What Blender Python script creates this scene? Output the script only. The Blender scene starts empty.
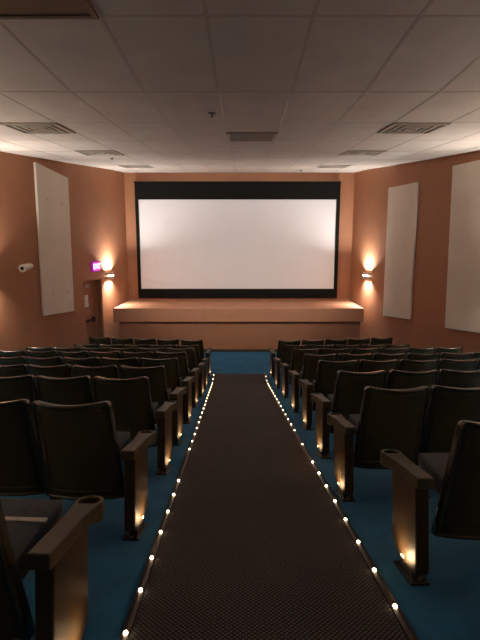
import bpy, bmesh, math
from mathutils import Vector, Matrix

sc = bpy.context.scene
COL = sc.collection
F = 470.0
P = math.radians(9.5)
SP, CP = math.sin(P), math.cos(P)
FLOOR_U = -1.31            # sloped floor, parallel to the line of sight
D_FLAT = 9.6               # where the slope ends in front of the stage
Z_FLAT = -D_FLAT * SP + FLOOR_U * CP
Y_FLAT = D_FLAT * CP + FLOOR_U * SP
Y_BACK = 13.7

# ------------------------------------------------------------------ helpers
def S(X, D, U):
    """slope frame (right, down the slope, off the slope) -> world"""
    return Vector((X, D * CP + U * SP, -D * SP + U * CP))

def ray(x, y):
    h, v = (x - 240) / F, (320 - y) / F
    return Vector((h, CP + v * SP, -SP + v * CP))

def at_Y(x, y, Y):
    r = ray(x, y)
    return r * (Y / r.y)

def lX(Y): return -3.26 - 0.20 * (Y_BACK - Y)
def rX(Y): return 3.22 + 0.19 * (Y_BACK - Y)

def on_wall(x, y, side):
    r = ray(x, y)
    if side < 0:
        t = (-3.26 - 0.20 * Y_BACK) / (r.x - 0.20 * r.y)
    else:
        t = (3.22 + 0.19 * Y_BACK) / (r.x + 0.19 * r.y)
    return r * t

def wall_frame(p, side):
    """matrix: local x along the wall away from camera, y out into the room, z up"""
    if side < 0:
        along = Vector((0.20, 1, 0)).normalized(); out = Vector((1, -0.20, 0)).normalized()
    else:
        along = Vector((-0.19, 1, 0)).normalized(); out = Vector((-1, -0.19, 0)).normalized()
    m = Matrix.Identity(4)
    for i in range(3):
        m[i][0] = along[i]; m[i][1] = out[i]; m[i][2] = (0, 0, 1)[i]; m[i][3] = p[i]
    return m

def bx(bm, x0, x1, y0, y1, z0, z1):
    vs = [bm.verts.new((x, y, z)) for x in (x0, x1) for y in (y0, y1) for z in (z0, z1)]
    for f in ((0, 1, 3, 2), (4, 6, 7, 5), (0, 4, 5, 1), (2, 3, 7, 6), (0, 2, 6, 4), (1, 5, 7, 3)):
        bm.faces.new([vs[i] for i in f])
    return vs

def prism(bm, poly, fn0, fn1):
    """close a polygon swept from fn0(p) to fn1(p)"""
    a = [bm.verts.new(fn0(p)) for p in poly]
    b = [bm.verts.new(fn1(p)) for p in poly]
    n = len(poly)
    bm.faces.new(a); bm.faces.new(list(reversed(b)))
    for i in range(n):
        bm.faces.new([a[i], b[i], b[(i + 1) % n], a[(i + 1) % n]])

def tube(bm, pts, r, seg=8, closed=False):
    pts = [Vector(p) for p in pts]
    n = len(pts); rings = []
    for i, p in enumerate(pts):
        if closed:
            t = pts[(i + 1) % n] - pts[i - 1]
        else:
            t = pts[min(i + 1, n - 1)] - pts[max(i - 1, 0)]
        t.normalize()
        ref = Vector((0, 1, 0)) if abs(t.y) < 0.8 else Vector((0, 0, 1))
        u = t.cross(ref).normalized(); w = t.cross(u)
        rings.append([bm.verts.new(p + r * (math.cos(2 * math.pi * k / seg) * u + math.sin(2 * math.pi * k / seg) * w)) for k in range(seg)])
    m = n if closed else n - 1
    for i in range(m):
        A, B = rings[i], rings[(i + 1) % n]
        for k in range(seg):
            bm.faces.new([A[k], A[(k + 1) % seg], B[(k + 1) % seg], B[k]])
    if not closed:
        bm.faces.new(list(reversed(rings[0]))); bm.faces.new(rings[-1])

def cyl(bm, c, axis, r0, r1, L, seg=20):
    c = Vector(c); a = Vector(axis).normalized()
    ref = Vector((0, 0, 1)) if abs(a.z) < 0.9 else Vector((1, 0, 0))
    u = a.cross(ref).normalized(); w = a.cross(u)
    A = [bm.verts.new(c + r0 * (math.cos(2 * math.pi * k / seg) * u + math.sin(2 * math.pi * k / seg) * w)) for k in range(seg)]
    B = [bm.verts.new(c + a * L + r1 * (math.cos(2 * math.pi * k / seg) * u + math.sin(2 * math.pi * k / seg) * w)) for k in range(seg)]
    for k in range(seg):
        bm.faces.new([A[k], A[(k + 1) % seg], B[(k + 1) % seg], B[k]])
    bm.faces.new(list(reversed(A))); bm.faces.new(B)

def obj(name, bm, mat, parent=None, smooth=False, bevel=0.0, segs=2, subsurf=0):
    bmesh.ops.recalc_face_normals(bm, faces=bm.faces)
    me = bpy.data.meshes.new(name)
    bm.to_mesh(me); bm.free()
    me.materials.append(mat)
    if smooth:
        for p in me.polygons: p.use_smooth = True
    o = bpy.data.objects.new(name, me); COL.objects.link(o)
    if parent is not None: o.parent = parent
    if bevel:
        b = o.modifiers.new('bevel', 'BEVEL'); b.width = bevel; b.segments = segs; b.limit_method = 'ANGLE'
        b.angle_limit = math.radians(40)
    if subsurf:
        s = o.modifiers.new('sub', 'SUBSURF'); s.levels = subsurf; s.render_levels = subsurf
    return o

def tag(o, label, cat, group=None):
    o['label'] = label; o['category'] = cat
    if group: o['group'] = group
    return o

def struct(name, bm, mat, **k):
    o = obj(name, bm, mat, **k); o['kind'] = 'structure'; return o

def thing(name, label, cat, mat4=None, group=None):
    o = bpy.data.objects.new(name, None); COL.objects.link(o)
    o.empty_display_size = 0.1
    if mat4 is not None: o.matrix_world = mat4
    return tag(o, label, cat, group)

# ---------------------------------------------------------------- materials
def mat(name, col, rough=0.6, metal=0.0, spec=0.5, noise=None, bump=None, emit=None, estr=0.0, coord='Object', coat=0.0, sheen=0.0):
    """noise=(scale, amount): mottled colour; bump=(scale, strength, distance)"""
    m = bpy.data.materials.new(name); m.use_nodes = True
    nt = m.node_tree; N = nt.nodes; L = nt.links
    b = N['Principled BSDF']
    b.inputs['Roughness'].default_value = rough
    b.inputs['Metallic'].default_value = metal
    b.inputs['Specular IOR Level'].default_value = spec
    b.inputs['Base Color'].default_value = (*col, 1)
    if sheen: b.inputs['Sheen Weight'].default_value = sheen; b.inputs['Sheen Roughness'].default_value = .4
    if coat: b.inputs['Coat Weight'].default_value = coat
    if emit:
        b.inputs['Emission Color'].default_value = (*emit, 1); b.inputs['Emission Strength'].default_value = estr
    tc = N.new('ShaderNodeTexCoord')
    if noise:
        n = N.new('ShaderNodeTexNoise'); n.inputs['Scale'].default_value = noise[0]; n.inputs['Detail'].default_value = 5
        L.new(tc.outputs[coord], n.inputs['Vector'])
        r = N.new('ShaderNodeMapRange'); r.inputs['From Min'].default_value = .3; r.inputs['From Max'].default_value = .7
        r.inputs['To Min'].default_value = 1 - noise[1]; r.inputs['To Max'].default_value = 1 + noise[1]
        L.new(n.outputs['Fac'], r.inputs['Value'])
        mx = N.new('ShaderNodeVectorMath'); mx.operation = 'SCALE'
        mx.inputs[0].default_value = col
        L.new(r.outputs['Result'], mx.inputs['Scale']); L.new(mx.outputs['Vector'], b.inputs['Base Color'])
    if bump:
        n2 = N.new('ShaderNodeTexNoise'); n2.inputs['Scale'].default_value = bump[0]; n2.inputs['Detail'].default_value = 3
        L.new(tc.outputs[coord], n2.inputs['Vector'])
        bp = N.new('ShaderNodeBump'); bp.inputs['Strength'].default_value = bump[1]; bp.inputs['Distance'].default_value = bump[2]
        L.new(n2.outputs['Fac'], bp.inputs['Height']); L.new(bp.outputs['Normal'], b.inputs['Normal'])
    return m

M = {}
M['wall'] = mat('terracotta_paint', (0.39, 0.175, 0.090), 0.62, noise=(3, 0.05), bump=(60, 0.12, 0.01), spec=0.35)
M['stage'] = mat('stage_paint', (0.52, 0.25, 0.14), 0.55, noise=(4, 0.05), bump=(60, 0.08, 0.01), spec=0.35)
M['baseboard'] = mat('dark_baseboard', (0.05, 0.035, 0.025), 0.5)
M['tile'] = mat('ceiling_tile', (0.62, 0.57, 0.52), 0.9, noise=(2.5, 0.06), bump=(90, 0.35, 0.01), spec=0.1)
M['tbar'] = mat('ceiling_grid_metal', (0.46, 0.41, 0.36), 0.45, spec=0.5)
M['grille'] = mat('vent_grey', (0.40, 0.36, 0.30), 0.6)
M['grille_dark'] = mat('vent_backing', (0.32, 0.28, 0.23), 0.7)  # darker grey for the backing plate behind the louvers
M['troffer'] = mat('unlit_lens', (0.12, 0.10, 0.06), 0.4, bump=(150, 0.3, 0.004))
M['panel'] = mat('cream_panel_cloth', (0.78, 0.70, 0.59), 0.85, noise=(2, 0.04), bump=(200, 0.15, 0.004), spec=0.2)
M['screw'] = mat('panel_button', (0.40, 0.34, 0.27), 0.6)
M['screen'] = mat('screen_vinyl', (0.80, 0.79, 0.80), 0.6, noise=(1.5, 0.015), spec=0.3)
M['velvet'] = mat('black_masking', (0.006, 0.006, 0.005), 0.9, bump=(80, 0.2, 0.004), spec=0.2)
M['carpet'] = mat('blue_carpet', (0.026, 0.165, 0.33), 0.95, noise=(5, 0.18), bump=(180, 0.4, 0.006), spec=0.1, sheen=.10)
M['rubber'] = mat('brown_edge_trim', (0.05, 0.032, 0.022), 0.45)
M['shell'] = mat('olive_seat_shell', (0.050, 0.044, 0.014), 0.5, noise=(6, 0.12), bump=(220, 0.15, 0.003), spec=0.4)
M['rim'] = mat('seat_edge_vinyl', (0.036, 0.034, 0.018), 0.20, noise=(10, 0.1), bump=(120, 0.05, 0.003), spec=0.8)
M['cushion'] = mat('grey_blue_seat_cloth', (0.085, 0.10, 0.115), 0.85, noise=(25, 0.12), bump=(250, 0.3, 0.003), spec=0.2)
M['arm'] = mat('armrest_plastic', (0.060, 0.048, 0.022), 0.40, noise=(9, 0.15), spec=0.5)
M['standard'] = mat('bronze_side_panel', (0.036, 0.020, 0.007), 0.38, noise=(8, 0.12), spec=0.5)
M['foot'] = mat('black_cast_foot', (0.014, 0.011, 0.009), 0.28, spec=0.7)
M['cup'] = mat('cup_holder_black', (0.008, 0.007, 0.006), 0.4)
M['bar'] = mat('pale_hinge_bar', (0.55, 0.53, 0.48), 0.4)
M['led'] = mat('led_bulb', (1, .85, .65), 0.4, emit=(1.0, 0.74, 0.45), estr=11)
M['steplens'] = mat('step_lamp_lens', (1, .85, .65), 0.4, emit=(1.0, 0.70, 0.38), estr=.8)
M['steel'] = mat('brushed_nickel', (0.62, 0.56, 0.46), 0.35, metal=0.9)
M['lamp'] = mat('sconce_glow', (1, .9, .75), 0.4, emit=(1.0, 0.80, 0.58), estr=12)
M['door'] = mat('brown_door_paint', (0.30, 0.13, 0.065), 0.5, noise=(4, 0.08))
M['paper'] = mat('white_notice_paper', (0.75, 0.72, 0.68), 0.8)
M['print'] = mat('notice_print', (0.22, 0.19, 0.17), 0.8)
M['bronze_bar'] = mat('dark_push_bar', (0.05, 0.03, 0.02), 0.35, metal=0.6)
M['white_plastic'] = mat('white_plastic', (0.78, 0.74, 0.64), 0.4)
M['black_glass'] = mat('black_lens', (0.01, 0.01, 0.01), 0.1)
M['exit_case'] = mat('magenta_case', (0.35, 0.02, 0.26), 0.4, emit=(0.55, 0.02, 0.42), estr=0.35)
M['exit_face'] = mat('magenta_lit_face', (0.6, 0.1, 0.5), 0.4, emit=(0.80, 0.08, 0.66), estr=0.9)
M['exit_text'] = mat('pink_lit_letters', (1, .6, .95), 0.4, emit=(1.0, 0.50, 0.95), estr=2.2)
M['chrome'] = mat('sprinkler_metal', (0.10, 0.09, 0.08), 0.35, metal=0.7)

def runner_material():
    m = mat('dotted_runner', (0.05, 0.036, 0.030), 0.95, spec=0.1)
    nt = m.node_tree; N = nt.nodes; L = nt.links; b = N['Principled BSDF']; b.inputs['Sheen Weight'].default_value = .08; b.inputs['Sheen Roughness'].default_value = .4
    tc = N.new('ShaderNodeTexCoord')
    mp = N.new('ShaderNodeMapping'); mp.inputs['Rotation'].default_value = (0, 0, math.radians(45)); mp.inputs['Scale'].default_value = (1, 1, 0)
    L.new(tc.outputs['Object'], mp.inputs['Vector'])
    v = N.new('ShaderNodeTexVoronoi'); v.inputs['Scale'].default_value = 58; v.inputs['Randomness'].default_value = 0.12
    L.new(mp.outputs['Vector'], v.inputs['Vector'])
    r = N.new('ShaderNodeValToRGB'); e = r.color_ramp.elements
    e[0].position = 0.18; e[0].color = (0.17, 0.160, 0.158, 1); e[1].position = 0.42; e[1].color = (0.036, 0.033, 0.033, 1)
    L.new(v.outputs['Distance'], r.inputs['Fac'])
    n = N.new('ShaderNodeTexNoise'); n.inputs['Scale'].default_value = 2.2; n.inputs['Detail'].default_value = 4
    L.new(tc.outputs['Object'], n.inputs['Vector'])
    mr = N.new('ShaderNodeMapRange'); mr.inputs['To Min'].default_value = 0.75; mr.inputs['To Max'].default_value = 1.25
    L.new(n.outputs['Fac'], mr.inputs['Value'])
    sc_ = N.new('ShaderNodeVectorMath'); sc_.operation = 'SCALE'
    L.new(r.outputs['Color'], sc_.inputs[0]); L.new(mr.outputs['Result'], sc_.inputs['Scale'])
    L.new(sc_.outputs['Vector'], b.inputs['Base Color'])
    bp = N.new('ShaderNodeBump'); bp.inputs['Strength'].default_value = 0.5; bp.inputs['Distance'].default_value = 0.004; bp.invert = True
    L.new(v.outputs['Distance'], bp.inputs['Height']); L.new(bp.outputs['Normal'], b.inputs['Normal'])
    return m
M['runner'] = runner_material()

# ------------------------------------------------------------------ setting
# floor: raked part and flat part before the stage
bm = bmesh.new()
prof = [S(0, -5.0, FLOOR_U), S(0, D_FLAT, FLOOR_U), Vector((0, Y_BACK + .3, Z_FLAT))]
low = [Vector((0, q.y, q.z - 0.25)) for q in prof]
poly = [(q.y, q.z) for q in prof] + [(q.y, q.z) for q in reversed(low)]
prism(bm, poly, lambda p: (-7.2, p[0], p[1]), lambda p: (7.2, p[0], p[1]))
struct('floor', bm, M['carpet'])

# ceiling: tile rows measured down the hall, gently rising to the screen
ROWS = [(16, 2.99), (92, 4.33), (122.5, 5.66), (140, 7.0), (151.3, 8.34), (159.5, 9.68), (165, 11.0), (169.3, 12.35)]
cp = []
for y, D in ROWS:
    v = ray(240, y); cp.append((v.y * D, v.z * D))
e = at_Y(240, 172.6, Y_BACK)
near = [(cp[0][0] - 1.35 * k, cp[0][1]) for k in range(6, 0, -1)]
row_pts = near + cp
full = row_pts + [(e.y, e.z), (e.y + .3, e.z + .02)]
bm = bmesh.new()
poly = full + [(full[-1][0], full[-1][1] + .3), (full[0][0], full[0][1] + .8)]
prism(bm, poly, lambda p: (-7.2, p[0], p[1]), lambda p: (7.2, p[0], p[1]))
struct('ceiling', bm, M['tile'])

def ceil_z(Y):
    for (a, za), (b, zb) in zip(full, full[1:]):
        if a <= Y <= b: return za + (zb - za) * (Y - a) / (b - a)
    return full[0][1]

def colX(k, Y): return -0.217 + 0.68 * k + 0.01 * max(0, Y - 3)

# exposed grid: long runners and cross tees, proud of the tiles
bm = bmesh.new()
W = 0.013
for k in range(-8, 9):
    for (ya, za), (yb, zb) in zip(full[:-2], full[1:-1]):
        xa, xb = colX(k, ya), colX(k, yb)
        if xa < lX(ya) + .05 or xa > rX(ya) - .05: continue
        vs = []
        for (X, Y, Z) in ((xa, ya, za), (xb, yb, zb)):
            for dx, dz in ((-W, .01), (-W, -.0025), (W, -.0025), (W, .01)):
                vs.append(bm.verts.new((X + dx, Y, Z + dz)))
        for i in range(4):
            bm.faces.new([vs[i], vs[(i + 1) % 4], vs[4 + (i + 1) % 4], vs[4 + i]])
struct('trim_1', bm, M['tbar'])
bm = bmesh.new()
for (Y, Z) in row_pts:
    bx(bm, lX(Y) + .03, rX(Y) - .03, Y - W, Y + W, Z - .002, Z + .01)
struct('trim_2', bm, M['tbar'])

Z_LOW, Z_TOP = -3.1, 2.2
# left wall with the doorway
dA, dB = on_wall(85, 310, -1), on_wall(103, 310, -1)
dtop = 0.5 * (on_wall(85, 279, -1).z + on_wall(103, 279.5, -1).z)
def wall_box(bm, fx, Y0, Y1, z0, z1, out):
    prism(bm, [(fx(Y0), Y0), (fx(Y1), Y1), (fx(Y1) + out, Y1), (fx(Y0) + out, Y0)],
          lambda p: (p[0], p[1], z0), lambda p: (p[0], p[1], z1))
bm = bmesh.new()
wall_box(bm, lX, -4.5, dA.y, Z_LOW, Z_TOP, -.45)
wall_box(bm, lX, dB.y, Y_BACK, Z_LOW, Z_TOP, -.45)
wall_box(bm, lX, dA.y, dB.y, dtop, Z_TOP, -.45)
struct('wall_left', bm, M['wall'])
bm = bmesh.new()
wall_box(bm, rX, -4.5, Y_BACK, Z_LOW, Z_TOP, .3)
struct('wall_right', bm, M['wall'])
bm = bmesh.new()
bx(bm, -3.9, 3.8, Y_BACK, Y_BACK + .3, Z_LOW, Z_TOP + .1)
struct('wall_front', bm, M['wall'])
bm = bmesh.new()
bx(bm, -7, 7, -4.7, -4.45, -1.6, 2.2)
struct('wall_rear', bm, M['wall'])

# door leaf, set back in its opening
mfd = wall_frame(Vector((dA.x, dA.y, Z_FLAT)), -1)
wdt = (Vector((dB.x, dB.y)) - Vector((dA.x, dA.y))).length
hgt = dtop - Z_FLAT
bm = bmesh.new(); bx(bm, .02, wdt - .02, -.26, -.21, .01, hgt - .04)
d = struct('door_1', bm, M['door'], bevel=.004); d.matrix_world = mfd
bm = bmesh.new(); bx(bm, .10, wdt - .14, -.215, -.145, .86, .93); bx(bm, .10, .16, -.215, -.15, .83, .96); bx(bm, wdt - .2, wdt - .14, -.215, -.15, .83, .96)
h = obj('push_bar', bm, M['bronze_bar'], d, bevel=.006)
bm = bmesh.new(); bx(bm, .30, .50, -.212, -.15, hgt - .20, hgt - .13)
obj('door_closer', bm, M['grille'], d, bevel=.008)
bm = bmesh.new()
bx(bm, 0, .03, -.30, -.02, 0, hgt); bx(bm, wdt - .03, wdt, -.30, -.02, 0, hgt); bx(bm, .03, wdt - .03, -.30, -.02, hgt - .03, hgt)
t = struct('trim_3', bm, M['door']); t.matrix_world = mfd
# printed notices on the door
for q, (zz, nm) in enumerate(((1.475, 'upper'), (1.320, 'lower'))):
    m4 = mfd @ Matrix.Translation((.30, -.208, zz))
    r = thing('paper_notice', 'white paper notice taped to the brown exit door, %s one of the two' % nm, 'notice', m4, 'notices on the exit door')
    bm = bmesh.new(); bx(bm, 0, .24, 0, .002, -.068, .068); obj('sheet', bm, M['paper'], r)
    bm = bmesh.new()
    for k in range(4): bx(bm, .03, .21 - .03 * (k % 2), .0021, .003, .036 - k * .026, .044 - k * .026)
    obj('print', bm, M['print'], r)

# stage: overhanging ledge on a set-back wall
Y_L, Z_L = 11.98, -1.70
xl = at_Y(113, 310, Y_L).x; xr = at_Y(364, 310, Y_L).x
zb = at_Y(240, 322, Y_L).z
bm = bmesh.new()
prism(bm, [(xl, Y_L), (xr, Y_L), (rX(Y_BACK) - .02, Y_BACK - .002), (lX(Y_BACK) + .02, Y_BACK - .002)],
      lambda p: (p[0], p[1], zb), lambda p: (p[0], p[1], Z_L))
stage = thing('stage', 'long low terracotta stage ledge beneath the movie screen', 'stage', Matrix.Translation((0, Y_L, Z_FLAT)))
inv = Matrix.Translation((0, -Y_L, -Z_FLAT))
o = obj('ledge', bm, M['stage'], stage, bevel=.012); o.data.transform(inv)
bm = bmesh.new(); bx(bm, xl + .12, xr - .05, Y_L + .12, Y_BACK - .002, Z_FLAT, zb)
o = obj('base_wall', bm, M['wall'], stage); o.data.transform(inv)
bm = bmesh.new(); bx(bm, xl + .12, xr - .05, Y_L + .105, Y_L + .12, Z_FLAT, Z_FLAT + .07)
o = obj('kick_strip', bm, M['baseboard'], stage); o.data.transform(inv)

# ------------------------------------------------------------- movie screen
A, B, C, D_ = (at_Y(x, y, Y_BACK - .08) for x, y in ((135, 182), (340, 182), (337.5, 298), (138, 298)))
scr = thing('movie_screen', 'wide blank white movie screen with black masking above the stage', 'screen', Matrix.Translation((0, Y_BACK, Z_L)))
inv = Matrix.Translation((0, -Y_BACK, -Z_L))
a, b, c, dd = (at_Y(x, y, Y_BACK - .06) for x, y in ((138.3, 199.5), (336.5, 199.5), (333.8, 288.8), (141.3, 288.8)))
x0, x1 = (A.x + D_.x) / 2, (B.x + C.x) / 2
sx0, sx1 = (a.x + dd.x) / 2, (b.x + c.x) / 2
bm = bmesh.new()
for (p0, p1, z0, z1) in ((x0, x1, a.z, A.z), (x0, x1, D_.z, dd.z), (x0, sx0, dd.z, a.z), (sx1, x1, dd.z, a.z)):
    bx(bm, p0, p1, Y_BACK - .09, Y_BACK - .001, z0, z1)
o = obj('masking', bm, M['velvet'], scr); o.data.transform(inv)
bm = bmesh.new(); bx(bm, sx0, sx1, Y_BACK - .055, Y_BACK - .02, dd.z, a.z)
o = obj('screen_surface', bm, M['screen'], scr); o.data.transform(inv)
bm = bmesh.new()
bx(bm, x0 - .015, x1 + .015, Y_BACK - .11, Y_BACK - .088, A.z - .02, A.z + .015)
o = obj('top_batten', bm, M['velvet'], scr); o.data.transform(inv)

# ---------------------------------------------------------- acoustic panels
def panel(pts, side, label, screws):
    ws = [on_wall(x, y, side) for x, y in pts]          # near-top, far-top, far-bottom, near-bottom
    yn, yf = (ws[0].y + ws[3].y) / 2, (ws[1].y + ws[2].y) / 2
    fx = lX if side < 0 else rX
    base = Vector((fx(yn), yn, (ws[3].z + ws[2].z) / 2))
    m4 = wall_frame(base, side); L = (yf - yn) * math.sqrt(1 + (0.2 if side < 0 else .19) ** 2)
    r = thing('acoustic_panel', label, 'wall panel', m4, 'tall cream wall panels')
    zt0, zt1, zb1, zb0 = (ws[i].z - base.z for i in range(4))
    bm = bmesh.new()
    kq = L / (yf - yn)
    u0, u1, u2, u3 = ((w_.y - yn) * kq for w_ in (ws[3], ws[2], ws[1], ws[0]))
    prism(bm, [(u0, zb0), (u1, zb1), (u2, zt1), (u3, zt0)], lambda p: (p[0], .002, p[1]), lambda p: (p[0], .055, p[1]))
    obj('cloth_face', bm, M['panel'], r, bevel=.012, segs=3)
    if screws:
        for u in (.28, .76):
            for v in (.145, .79):
                bm = bmesh.new()
                z0 = zb0 + (zb1 - zb0) * u; z1 = zt0 + (zt1 - zt0) * u
                cyl(bm, (L * u, .053, z0 + (z1 - z0) * v), (0, 1, 0), .022, .018, .006, 14)
                obj('fixing_button', bm, M['screw'], r)
panel([(33, 162), (66, 178), (72.3, 311), (42, 316)], -1, 'tall cream wall panel with four fixing buttons beside the security camera', True)
panel([(419.5, 182), (390.5, 188), (384.5, 315.5), (411.5, 319.5)], 1, 'tall narrow cream wall panel beside the wall sconce right of the screen', False)
panel([(497, 156.5), (455, 166), (447, 328), (497, 335)], 1, 'tall cream wall panel cut off by the right edge of the photo', False)

# ------------------------------------------------------------------ sconces
def spot(name, parent, loc, direction, power, size, blend=0.6, col=(1.0, .82, .64), r=.03):
    l = bpy.data.lights.new(name, 'SPOT'); l.energy = power; l.color = col
    l.spot_size = math.radians(size); l.spot_blend = blend; l.shadow_soft_size = r
    o = bpy.data.objects.new(name, l); COL.objects.link(o); o.parent = parent
    o.location = loc; o.rotation_euler = Vector(direction).to_track_quat('-Z', 'Y').to_euler()
    return o

WASH_W = 420  # power of the two lights added to brighten the screen wall
def area(name, parent, loc, direction, power, sx, sy, spread, col):
    l = bpy.data.lights.new(name, 'AREA'); l.energy = power; l.color = col; l.shape = 'RECTANGLE'
    l.size = sx; l.size_y = sy; l.spread = math.radians(spread)
    o = bpy.data.objects.new(name, l); COL.objects.link(o); o.parent = parent
    z = -Vector(direction).normalized(); x = Vector((1, 0, 0)); y = z.cross(x).normalized()
    m = Matrix.Identity(4)
    for i in range(3): m[i][0] = x[i]; m[i][1] = y[i]; m[i][2] = z[i]; m[i][3] = loc[i]
    o.matrix_basis = m
    return o

def sconce(p, side, label, up, down, col=(1.0, .95, .89)):
    m4 = wall_frame(p, side)
    r = thing('wall_sconce', label, 'wall light', m4, 'up and down wall sconces')
    bm = bmesh.new(); bx(bm, -.06, .06, 0, .02, -.05, .05); obj('back_plate', bm, M['steel'], r, bevel=.004)
    bm = bmesh.new()
    for z in (-.085, .025):      # two curved bands with an open slit between
        pts = [(-.21, .02)] + [(-.21 + .42 * i / 12, .03 + .11 * math.sin(math.pi * i / 12) ** .6) for i in range(13)] + [(.21, .02)]
        out = pts + [(x * .93, max(y - .014, .012)) for x, y in reversed(pts)]
        prism(bm, out, lambda q: (q[0], q[1], z), lambda q: (q[0], q[1], z + .060))
    obj('metal_shade', bm, M['steel'], r, smooth=False)
    bm = bmesh.new(); tube(bm, [(-.16, .075, 0), (0, .095, 0), (.16, .075, 0)], .016, 10); obj('glowing_tube', bm, M['lamp'], r, smooth=True)
    area('uplight', r, (0, .10, .095), (0, .10, 1), up / 4, .34, .09, 135, col)
    area('downlight', r, (0, .10, -.095), (0, .06, -1), down / 4, .34, .09, 125, col)
    return r
UP, DN = 150, 80
sconce(on_wall(108, 275.5, -1), -1, 'small metal wall sconce beside the exit door glowing up and down', UP, DN)
sconce(on_wall(368.5, 275.5, 1), 1, 'small metal wall sconce glowing on the wall right of the screen', UP, DN)
zs = on_wall(108, 275.5, -1).z + .35
for Y, k in ((8.0, .90), (5.0, 1.5), (0.8, 1.5)):  # unseen sconces added for brightness; the left front one follows a wall glow
    sconce(Vector((lX(Y), Y, zs)), -1, 'metal wall sconce on the left wall, %s' % ('just before the security camera' if Y > 5 else 'added unseen halfway up the seats' if Y > 2 else 'added unseen nearest the rear of the hall'), UP * k, DN * k, (1, .90, .80) if Y > 5 else (1, .80, .62))
    sconce(Vector((rX(Y - .5), Y - .5, zs)), 1, 'metal wall sconce on the right wall, %s' % ('unseen, before the wide cream panel' if Y > 5 else 'added unseen halfway up the seats' if Y > 2 else 'added unseen nearest the rear of the hall'), UP * k, DN * k, (1, .90, .80) if Y > 5 else (1, .80, .62))

# unseen lights added on the side walls to brighten the screen wall
for side, fx in ((-1, lX), (1, rX)):
    Y = 7.3
    p = Vector((fx(Y), Y, 1.0))
    inw = -side
    r = thing('added_wash_light', 'unseen added wash light bracketed to the %s wall aimed at the screen' % ('left' if side < 0 else 'right'), 'stage light',
              Matrix.Translation(p), 'added wash lights')
    bm = bmesh.new(); bx(bm, min(inw * .014, inw * .04), max(inw * .014, inw * .04), -.06, .06, -.06, .06); tube(bm, [(inw * .02, 0, 0), (inw * .22, 0, 0)], .018, 8)
    obj('bracket', bm, M['foot'], r)
    d0 = (Vector((0, Y_BACK, -.25)) - p).normalized(); c0 = Vector((inw * .22, 0, 0))
    bm = bmesh.new(); cyl(bm, c0 - d0 * .14, d0, .05, .08, .28, 20); obj('lamp_housing', bm, M['foot'], r)
    bm = bmesh.new(); cyl(bm, c0 + d0 * .135, d0, .07, .07, .01, 20); obj('lamp_lens', bm, M['lamp'], r)
    spot('added_wash_beam', r, c0 + d0 * .18, d0, WASH_W, 62, .8, (1, .93, .87), .06)

# --------------------------------------------------------------- exit sign
p = (on_wall(91, 266.5, -1) + on_wall(98, 266.5, -1)) / 2
r = thing('exit_sign', 'small magenta lit EXIT sign on the wall above the door', 'exit sign', wall_frame(p, -1))
bm = bmesh.new(); bx(bm, -.19, .19, .0, .06, -.125, .125); obj('case', bm, M['exit_case'], r, bevel=.008)
bm = bmesh.new(); bx(bm, -.165, .165, .058, .064, -.10, .10); obj('lit_face', bm, M['exit_face'], r)
fc = bpy.data.curves.new('lettering', 'FONT'); fc.body = 'EXIT'; fc.size = .18; fc.align_x = 'CENTER'; fc.align_y = 'CENTER'; fc.extrude = .002
fc.offset = .004
fo = bpy.data.objects.new('lettering', fc); COL.objects.link(fo); fo.parent = r
fc.materials.append(M['exit_text'])
bpy.context.view_layer.update()
lm = bpy.data.meshes.new_from_object(fo)
bpy.data.objects.remove(fo)
fo = bpy.data.objects.new('lettering', lm); COL.objects.link(fo); fo.parent = r
if not lm.materials: lm.materials.append(M['exit_text'])
fo.location = (0, .067, 0); fo.rotation_euler = (math.radians(90), 0, 0)

# --------------------------------------------------------- security camera
p = on_wall(25, 266.5, -1)
r = thing('security_camera', 'white bullet security camera on the wall beside the cream panel', 'camera', wall_frame(p, -1))
bm = bmesh.new(); cyl(bm, (.02, 0, 0), (0, 1, 0), .055, .05, .025, 20); obj('wall_mount', bm, M['white_plastic'], r, smooth=False)
bm = bmesh.new(); tube(bm, [(.02, .02, 0), (.0, .06, .0), (-.03, .095, .0)], .02, 10); obj('bracket', bm, M['white_plastic'], r, smooth=True)
ax = Vector((-1, .10, -.10)).normalized(); c0 = Vector((.05, .10, .012))
bm = bmesh.new(); cyl(bm, c0, ax, .045, .062, .10, 24); cyl(bm, c0 + ax * .10, ax, .062, .062, .20, 24)
hs = obj('housing', bm, M['white_plastic'], r)
bm = bmesh.new(); cyl(bm, c0 + ax * .285, ax, .074, .074, .04, 24); obj('front_ring', bm, M['white_plastic'], hs)
bm = bmesh.new(); cyl(bm, c0 + ax * .322, ax, .034, .034, .006, 24); obj('lens', bm, M['black_glass'], hs)

# ------------------------------------------------------- ceiling fixtures
def ceiling_patch(k, Ya, Yb):
    """frame lying in the ceiling: local x right, y down the hall, z down out of the ceiling"""
    x0, x1 = colX(k, (Ya + Yb) / 2), colX(k + 1, (Ya + Yb) / 2)
    za, zb = ceil_z(Ya), ceil_z(Yb)
    c = Vector(((x0 + x1) / 2, (Ya + Yb) / 2, (za + zb) / 2))
    return Matrix.Translation(c) @ Matrix.Rotation(math.atan2(zb - za, Yb - Ya), 4, 'X'), x1 - x0, math.hypot(Yb - Ya, zb - za)

def row_Y(i, fr): 
    q = cp + [(e.y, e.z)]
    return q[i][0] + (q[i + 1][0] - q[i][0]) * fr

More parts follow.
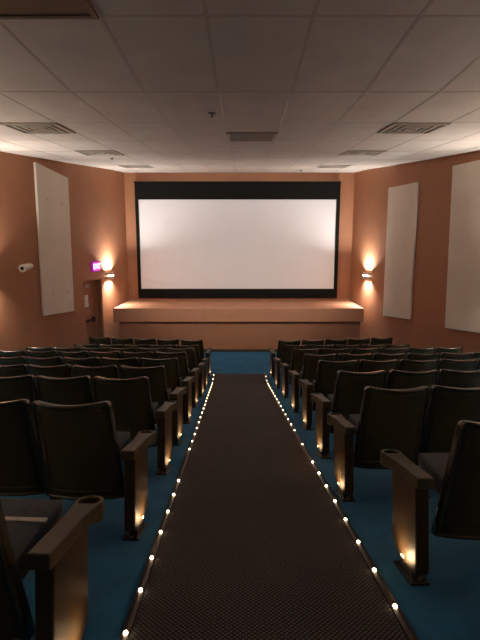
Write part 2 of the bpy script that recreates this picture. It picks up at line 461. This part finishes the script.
def diffuser(k, Ya, Yb, label, dark=False):
    m4, w, l = ceiling_patch(k, Ya, Yb)
    w -= .03; l -= .03
    r = thing('ceiling_vent', label, 'vent', m4, 'square ceiling vents')
    zt = -.002
    bm = bmesh.new()
    bx(bm, -w / 2, w / 2, -l / 2, l / 2, -.006, zt); obj('backing', bm, M['grille_dark'], r)
    bm = bmesh.new()
    for s in (-1, 1):
        bx(bm, s * w / 2 - .02, s * w / 2 + .02, -l / 2 - .02, l / 2 + .02, -.02, zt)
        bx(bm, -w / 2, w / 2, s * l / 2 - .02, s * l / 2 + .02, -.02, zt)
    obj('frame', bm, M['grille'], r)
    if not dark:
        for j in range(1, 4):
            f = j / 4
            bm = bmesh.new()
            a_, b_ = w / 2 * f, l / 2 * f
            for s in (-1, 1):
                bx(bm, min(s * a_, s * (a_ - .035)), max(s * a_, s * (a_ - .035)), -b_, b_, -.02, -.006)
                bx(bm, -a_ + .035, a_ - .035, min(s * b_, s * (b_ - .035)), max(s * b_, s * (b_ - .035)), -.02, -.006)
            obj('louver_ring', bm, M['grille'], r)
    else:
        bm = bmesh.new()
        n = 14
        for j in range(1, n):
            yy = -l / 2 + l * j / n
            bx(bm, -w / 2 + .02, w / 2 - .02, yy - .009, yy + .009, -.016, -.006)
        obj('slats', bm, M['grille'], r)
for side, k in (('left', -4), ('right', 3)):
    diffuser(k, row_Y(2, 0), row_Y(2, .5), 'square grey ceiling vent nearest the viewer over the %s seats' % side)
    diffuser(k, row_Y(4, -.1), row_Y(4, .4), 'square grey ceiling vent halfway down the hall over the %s seats' % side)
    diffuser(k, row_Y(6, 0), row_Y(6, .5), 'square grey ceiling vent closest to the screen over the %s seats' % side)
diffuser(0, row_Y(2, .5), row_Y(2, 1), 'darker slatted ceiling grille over the middle of the aisle', dark=True)

m4, w, l = ceiling_patch(-2, cp[0][0] - 1.35, cp[0][0])
r = thing('ceiling_light', 'unlit dark ceiling light panel at the top left corner', 'ceiling light', m4)
bm = bmesh.new(); bx(bm, -w / 2 + .02, w / 2 - .02, -l / 2 + .02, l / 2 - .02, -.012, -.002); obj('lens_panel', bm, M['troffer'], r)
bm = bmesh.new()
for s in (-1, 1):
    bx(bm, s * (w / 2 - .02) - .018, s * (w / 2 - .02) + .018, -l / 2, l / 2, -.02, -.001)
    bx(bm, -w / 2 + .04, w / 2 - .04, s * (l / 2 - .02) - .018, s * (l / 2 - .02) + .018, -.02, -.001)
obj('frame', bm, M['troffer'], r)

def ceil_hit(x, y):
    r_ = ray(x, y); lo, hi = 1.0, 20.0
    for _ in range(50):
        t_ = (lo + hi) / 2
        q = r_ * t_
        if q.z < ceil_z(q.y): lo = t_
        else: hi = t_
    return r_ * lo
for (x, y, lab) in ((212, 113, 'small dark sprinkler head in the tile before the middle ceiling grille'),
                    (112, 158, 'small dark sprinkler head near the two far left ceiling vents'),
                    (301, 170, 'small dark sprinkler head above the top edge of the screen')):
    p = ceil_hit(x, y)
    r = thing('ceiling_sprinkler', lab, 'sprinkler', Matrix.Translation(p), 'ceiling sprinklers')
    bm = bmesh.new(); cyl(bm, (0, 0, .04), (0, 0, -1), .045, .045, .05, 20); obj('escutcheon', bm, M['chrome'], r)
    bm = bmesh.new(); cyl(bm, (0, 0, -.008), (0, 0, -1), .014, .010, .03, 12); cyl(bm, (0, 0, -.036), (0, 0, -1), .026, .026, .004, 16)
    obj('deflector', bm, M['chrome'], r)

# ------------------------------------------------------------ aisle runner
def edge(D, side):
    return (-0.455 - 0.0122 * (D - 2.2)) if side < 0 else (0.677 - 0.0180 * (D - 2.2))
D_END = 10.33
def floor_pt(X, D, up=0.0):
    if D <= D_FLAT: return S(X, D, FLOOR_U + up)
    q = S(X, D_FLAT, FLOOR_U)
    return Vector((X, q.y + (D - D_FLAT) * CP, Z_FLAT + up))
bm = bmesh.new()
Ds = [-2.5 + i * .5 for i in range(25)] + [D_END]
Ds = sorted(set([d_ for d_ in Ds if d_ < D_END - .1] + [D_FLAT, D_END]))
top, bot = [], []
for D in Ds:
    top.append([bm.verts.new(floor_pt(edge(D, s), D, .012)) for s in (-1, 1)])
    bot.append([bm.verts.new(floor_pt(edge(D, s), D, .0005)) for s in (-1, 1)])
for i in range(len(Ds) - 1):
    bm.faces.new([top[i][0], top[i][1], top[i + 1][1], top[i + 1][0]])
    bm.faces.new([bot[i][0], bot[i + 1][0], bot[i + 1][1], bot[i][1]])
    for s in (0, 1): bm.faces.new([top[i][s], top[i + 1][s], bot[i + 1][s], bot[i][s]])
bm.faces.new([top[0][0], top[0][1], bot[0][1], bot[0][0]]); bm.faces.new([top[-1][0], top[-1][1], bot[-1][1], bot[-1][0]])
tag(obj('carpet_runner', bm, M['runner']), 'dark brown dotted carpet runner down the sloping aisle', 'carpet')

# light strips along the runner
LED_ME = None
for side, nm, dead in ((-1, 'left', {7, 8}), (1, 'right', {8, 10})):
    r = thing('aisle_light_strip', 'string of tiny warm lights along the %s edge of the aisle runner' % nm, 'light strip',
              Matrix.Translation(floor_pt(edge(2.2, side), 2.2)), 'aisle light strips')
    org = floor_pt(edge(2.2, side), 2.2)
    bm = bmesh.new()
    L0 = []
    for D in Ds:
        X = edge(D, side)
        ring = []
        for dx, up in ((.004, .001), (.004, .016), (.022, .022), (.040, .016), (.044, .001)):
            ring.append(bm.verts.new(floor_pt(X + side * dx, D, up) - org))
        L0.append(ring)
    for i in range(len(Ds) - 1):
        for k in range(5):
            bm.faces.new([L0[i][k], L0[i][(k + 1) % 5], L0[i + 1][(k + 1) % 5], L0[i + 1][k]])
    bm.faces.new(L0[0]); bm.faces.new(list(reversed(L0[-1])))
    obj('edge_trim', bm, M['rubber'], r)
    for i in range(29):
        D = 1.93 + .306 * i if side < 0 else 2.11 + .3065 * i
        if i in dead or D > D_END: continue
        if LED_ME is None:
            bm = bmesh.new(); bmesh.ops.create_uvsphere(bm, u_segments=10, v_segments=6, radius=.0075)
            bmesh.ops.scale(bm, vec=(1, 1.25, .8), verts=bm.verts)
            lo_ = obj('bulb', bm, M['led'], r, smooth=True); LED_ME = lo_.data
        else:
            lo_ = bpy.data.objects.new('bulb', LED_ME); COL.objects.link(lo_); lo_.parent = r
        if D < 4.5: lo_.scale = (1.3, 1.3, 1.3)
        lo_.location = floor_pt(edge(D, side) + side * .018, D, .025) - org

# ------------------------------------------------------------ cinema seats
def back_pt(u, z, off=0.0):
    """point on the rear skin of the backrest: u -1..1 across, z height"""
    f = (0.835 - z) / 0.60
    hw = .219 + .020 * f
    y = .22 * f + .05 * u * u + off
    dip = .022 * (1 - u * u) * max(0, 1 - 4 * f)
    return Vector((u * hw, y, z - dip))

def outline(n_side=8, n_top=12):
    pts = []
    zt, zl, rc = .835, .215, .022
    # start bottom left, up, across the top with rounded corners, down
    for i in range(n_side): pts.append((-1, zl + (zt - rc - zl) * i / (n_side - 1)))
    for a_ in (25, 50, 72): 
        t_ = math.radians(a_); pts.append((-1 + (rc / .219) * (1 - math.cos(t_)), zt - rc + rc * math.sin(t_)))
    for i in range(n_top): pts.append((-1 + .11 + (2 - .22) * i / (n_top - 1), zt))
    for a_ in (72, 50, 25):
        t_ = math.radians(a_); pts.append((1 - (rc / .219) * (1 - math.cos(t_)), zt - rc + rc * math.sin(t_)))
    for i in range(n_side): pts.append((1, zt - rc - (zt - rc - zl) * i / (n_side - 1)))
    return pts

def mesh_backrest():
    bm = bmesh.new()
    NU, NV = 14, 12
    def uv(i, j):
        u = -1 + 2 * i / NU; z = .215 + (.835 - .215) * j / NV
        if j == NV: u *= .96
        if j == NV: z -= .012 * (abs(u) > .85)
        return u, z
    R = [[bm.verts.new(back_pt(*uv(i, j), .0)) for i in range(NU + 1)] for j in range(NV + 1)]
    def th(j): return .035 + .035 * math.sin(math.pi * min(1, j / NV * 1.0)) 
    Fr = [[bm.verts.new(back_pt(*uv(i, j), th(j))) for i in range(NU + 1)] for j in range(NV + 1)]
    for j in range(NV):
        for i in range(NU):
            bm.faces.new([R[j][i], R[j][i + 1], R[j + 1][i + 1], R[j + 1][i]])
            bm.faces.new([Fr[j][i], Fr[j + 1][i], Fr[j + 1][i + 1], Fr[j][i + 1]])
    for i in range(NU):
        bm.faces.new([R[0][i], Fr[0][i], Fr[0][i + 1], R[0][i + 1]]); bm.faces.new([R[NV][i], R[NV][i + 1], Fr[NV][i + 1], Fr[NV][i]])
    for j in range(NV):
        bm.faces.new([R[j][0], R[j + 1][0], Fr[j + 1][0], Fr[j][0]]); bm.faces.new([R[j][NU], Fr[j][NU], Fr[j + 1][NU], R[j + 1][NU]])
    return bm

def mesh_rim():
    """broad rolled edge: flat-topped band swept round the outline"""
    bm = bmesh.new()
    loop = [back_pt(u, z, 0) for u, z in outline()] + [back_pt(1 - 2 * i / 9, .215, 0) for i in range(1, 9)]
    n = len(loop); cen = Vector((0, .1, .52)); rings = []
    prof = [(-.004, -.010), (.006, -.009), (.0105, -.002), (.012, .010), (.012, .036), (.0095, .046), (.002, .050), (-.010, .046), (-.012, .0)]
    for i, p in enumerate(loop):
        t = (loop[(i + 1) % n] - loop[i - 1]); t.y = 0; t.normalize()
        nn = Vector((-t.z, 0, t.x))
        if nn.dot(p - cen) < 0: nn = -nn
        rings.append([bm.verts.new(p + nn * a_ + Vector((0, b_, 0))) for a_, b_ in prof])
    m = len(prof)
    for i in range(n):
        A_, B_ = rings[i], rings[(i + 1) % n]
        for k in range(m): bm.faces.new([A_[k], A_[(k + 1) % m], B_[(k + 1) % m], B_[k]])
    return bm

def mesh_inset():
    """raised seam line running inside the rolled edge"""
    bm = bmesh.new()
    pts = [back_pt(u * .84, .215 + .05 + (z - .215) * .86, -.001) for u, z in outline()]
    bot_ = [back_pt(.84 * (1 - 2 * i / 9), .265, -.001) for i in range(1, 9)]
    tube(bm, pts + bot_, .0045, 6, closed=True)
    return bm

TILT = math.radians(12)
def seat_pt(x, y, z):
    yy, zz = y * math.cos(TILT) - z * math.sin(TILT), y * math.sin(TILT) + z * math.cos(TILT)
    return Vector((x, .20 + yy, .36 + zz))
def rbox(x0, x1, y0, y1, z0, z1, fn, n=6, puff=.012):
    bm = bmesh.new()
    vs = bx(bm, x0, x1, y0, y1, z0, z1)
    bmesh.ops.subdivide_edges(bm, edges=bm.edges[:], cuts=n, use_grid_fill=True)
    cx, cy = (x0 + x1) / 2, (y0 + y1) / 2
    for v in bm.verts:
        a_ = 1 - ((v.co.x - cx) / (x1 - cx)) ** 2; b_ = 1 - ((v.co.y - cy) / (y1 - cy)) ** 2
        if v.co.z > (z0 + z1) / 2: v.co.z += puff * (a_ * b_)
        v.co = fn(v.co.x, v.co.y, v.co.z)
    return bm

def arm_mesh(w, y0):
    """flat armrest: squared rear, flaring to a round cup holder in front"""
    bm = bmesh.new()
    zt, zb_ = .555, .495
    yc, ro, ri = .535, .060, .043
    prism(bm, [(-w, y0), (w, y0), (w, .36), (.052, yc - .030), (-.052, yc - .030), (-w, .36)],
          lambda q: (q[0], q[1], zb_), lambda q: (q[0], q[1], zt - .004 * (q[1] < .25)))
    n = 28
    O = []; I = []
    for z in (zb_ - .02, zt):
        O.append([bm.verts.new((ro * math.cos(2 * math.pi * k / n), yc + ro * math.sin(2 * math.pi * k / n), z)) for k in range(n)])
        I.append([bm.verts.new((ri * math.cos(2 * math.pi * k / n), yc + ri * math.sin(2 * math.pi * k / n), z)) for k in range(n)])
    for k in range(n):
        k2 = (k + 1) % n
        bm.faces.new([O[0][k], O[0][k2], O[1][k2], O[1][k]]); bm.faces.new([I[0][k2], I[0][k], I[1][k], I[1][k2]])
        bm.faces.new([O[1][k], O[1][k2], I[1][k2], I[1][k]]); bm.faces.new([O[0][k2], O[0][k], I[0][k], I[0][k2]])
    return bm
def cup_mesh():
    bm = bmesh.new(); cyl(bm, (0, .535, .478), (0, 0, 1), .0425, .0425, .03, 24)
    return bm
def standard_mesh(w, y0):
    bm = bmesh.new()
    pr = [(y0, .50), (.44, .50), (.44, .13), (.42, .10), (.33, .055), (max(.12, y0 + .01), .055), (y0, .09)]
    prism(bm, pr, lambda q: (-w, q[0], q[1]), lambda q: (w, q[0], q[1]))
    return bm
def foot_mesh():
    bm = bmesh.new()
    prism(bm, [(.21, .06), (.31, .06), (.34, .018), (.35, 0), (.18, 0), (.18, .018)], lambda q: (-.03, q[0], q[1]), lambda q: (.03, q[0], q[1]))
    bx(bm, -.05, .05, .15, .38, .0, .012)
    for yy in (.175, .355): cyl(bm, (0, yy, .010), (0, 0, 1), .014, .011, .014, 10)
    return bm
def lens_mesh(s):
    bm = bmesh.new(); bx(bm, min(0, s * .010), max(0, s * .010), .26, .29, .085, .093)
    return bm

def protect(o):
    return o

def build_seat(s, aisle):
    """s: +1 when the aisle lies to the seat's right, -1 to its left"""
    r = bpy.data.objects.new('cinema_seat', None); COL.objects.link(r); r.empty_display_size = .1
    b_ = obj('backrest', mesh_backrest(), M['shell'], r, smooth=True, bevel=.012)
    obj('rolled_edge', mesh_rim(), M['rim'], b_, smooth=True)
    obj('seam', mesh_inset(), M['shell'], b_, smooth=True)
    c_ = obj('seat_cushion', rbox(-.188, .188, .0, .44, .02, .09, seat_pt), M['cushion'], r, smooth=True, bevel=.02, segs=3)
    obj('seat_pan', rbox(-.18, .18, .01, .425, -.02, .02, seat_pt, n=1, puff=0), M['shell'], c_, bevel=.008)
    add_arm(r, s, aisle)
    return r

def add_arm(r, s, aisle):
    x = s * (.322 if aisle else .257)
    w = .040 if aisle else .026
    a_ = obj('armrest', arm_mesh(w, .09 if aisle else .25), M['arm'], r, bevel=.006); a_.location.x = x
    obj('cup_holder', cup_mesh(), M['cup'], a_)
    st = obj('side_panel', standard_mesh(.034 if aisle else .022, .13 if aisle else .335), M['standard'], r, bevel=.008); st.location.x = x
    obj('foot_plate', foot_mesh(), M['foot'], st, bevel=.003)
    if aisle:
        l_ = obj('step_lamp', lens_mesh(s), M['steplens'], st); l_.location.x = s * .034
        spot('step_light', st, (s * .100, .27, .080), (-s * .75, 0, .55), STEP_W, 125, .9, (1.0, .66, .36), .03)
STEP_W = 4.5

protos = {(s, a_): build_seat(s, a_) for s in (1, -1) for a_ in (True, False)}
used = set()
# parts of an outer-end arm, copied onto the last seat of rows that end in view
ends = {}
for s in (1, -1):
    h_ = bpy.data.objects.new('end_arm_holder', None); COL.objects.link(h_)
    add_arm(h_, s, False); ends[s] = h_

def children(o): return [c for c in bpy.data.objects if c.parent is o]
def copy_under(src, parent):
    c = src.copy(); COL.objects.link(c); c.parent = parent
    for ch in children(src): copy_under(ch, c)
    return c

ORD = ['', 'second', 'third', 'fourth', 'fifth', 'sixth', 'seventh']
ROWN = {1: 'front row', 2: 'second row', 3: 'third row', 4: 'fourth row', 5: 'fifth row', 6: 'sixth row', 7: 'seventh row', 8: 'eighth row', 9: 'ninth row'}
SLANT = .14
PITCH = .512
KIDS = {k: children(v) for k, v in protos.items()}
# row number from the stage, distance down the slope, aisle corner of the first back, number of seats, ends in view
LEFT = [(1, 9.93, -.782, 5, 1), (2, 8.85, -.78, 5, 1), (3, 7.80, -.77, 6, 1), (4, 6.85, -.79, 6, 0), (5, 5.75, -.775, 6, 0),
        (6, 4.73, -.772, 5, 0), (7, 3.80, -.755, 4, 0), (8, 2.62, -.742, 3, 0), (9, 1.32, -.75, 2, 0)]
RIGHT = [(1, 9.88, .80, 5, 1), (2, 8.80, .83, 5, 1), (3, 7.70, .87, 6, 1), (4, 6.45, .89, 6, 0), (5, 5.42, .915, 5, 0),
         (6, 4.27, .90, 4, 0), (7, 3.22, .875, 3, 0), (8, 2.10, 1.02, 2, 0)]
for dirn, rows, block in ((-1, LEFT, 'left'), (1, RIGHT, 'right')):
    s = -dirn
    for (rn, D0, X0, n, end) in rows:
        yaw = dirn * math.atan(SLANT); turn = yaw * .4
        for i in range(n):
            key = (s, i == 0)
            if key in used:
                r = protos[key].copy(); COL.objects.link(r)
                for ch in KIDS[key]: copy_under(ch, r)
            else:
                used.add(key); r = protos[key]
            along = .24 + i * PITCH
            X = X0 + dirn * along * math.cos(yaw); D = D0 + along * abs(math.sin(yaw))
            if rn == 1:
                p = floor_pt(X, max(D, D_FLAT)); rot = Matrix.Rotation(turn, 4, 'Z')
            else:
                p = S(X, D, FLOOR_U); rot = Matrix.Rotation(-P, 4, 'X') @ Matrix.Rotation(turn, 4, 'Z')
            r.location = p; r.rotation_euler = rot.to_euler()
            if end and i == n - 1:
                for ch in children(ends[-s]): copy_under(ch, r)
            if i == 0:
                lab = 'dark olive cinema seat at the aisle end of the %s, %s block' % (ROWN[rn], block)
            else:
                lab = 'dark olive cinema seat %s from the aisle in the %s, %s block' % (ORD[i], ROWN[rn], block)
            if dirn > 0 and rn == 8 and i == 0:
                for ch in children(r):
                    if ch.name.startswith(('armrest', 'side_panel')): ch.location.x -= .035; ch.location.y += .05
            if dirn < 0 and rn == 9 and i == 0:            # this back leans further than the others
                for ch in children(r):
                    if ch.name.startswith(('armrest', 'side_panel')): ch.location.y += .10
                    if ch.name.startswith('seat_cushion'): ch.location.y += .07
                bm = bmesh.new(); bx(bm, -.17, .19, .17, .195, .110, .122)
                st_ = obj('pale_strip', bm, M['bar'], None, bevel=.002)
                st_.data.transform(Matrix.Translation((0, .37, .362)) @ Matrix.Rotation(TILT, 4, 'X')); st_.parent = r
            tag(r, lab, 'seat', 'cinema seats in the %s block' % block)
for h_ in ends.values():
    for ch in children(h_):
        for g in children(ch): bpy.data.objects.remove(g)
        bpy.data.objects.remove(ch)
    bpy.data.objects.remove(h_)

# ------------------------------------------------------------------- camera
cam = bpy.data.cameras.new('camera')
cam.sensor_fit = 'VERTICAL'; cam.sensor_height = 24; cam.lens = 24 * F / 640
cam.clip_start = .05
co = bpy.data.objects.new('camera', cam); COL.objects.link(co)
co.rotation_euler = (math.radians(90) - P, 0, 0)
sc.camera = co

# --------------------------------------------------------------- light, view
w = bpy.data.worlds.new('hall_dark'); sc.world = w; w.use_nodes = True
w.node_tree.nodes['Background'].inputs['Color'].default_value = (0.02, 0.015, 0.01, 1)
sc.view_settings.view_transform = 'Standard'
sc.view_settings.look = 'None'
sc.view_settings.gamma = 1.0
sc.view_settings.use_curve_mapping = False
sc.view_settings.exposure = 0.25
sc.cycles.use_denoising = True
sc.cycles.max_bounces = 10
sc.cycles.diffuse_bounces = 8
sc.cycles.sample_clamp_indirect = 4
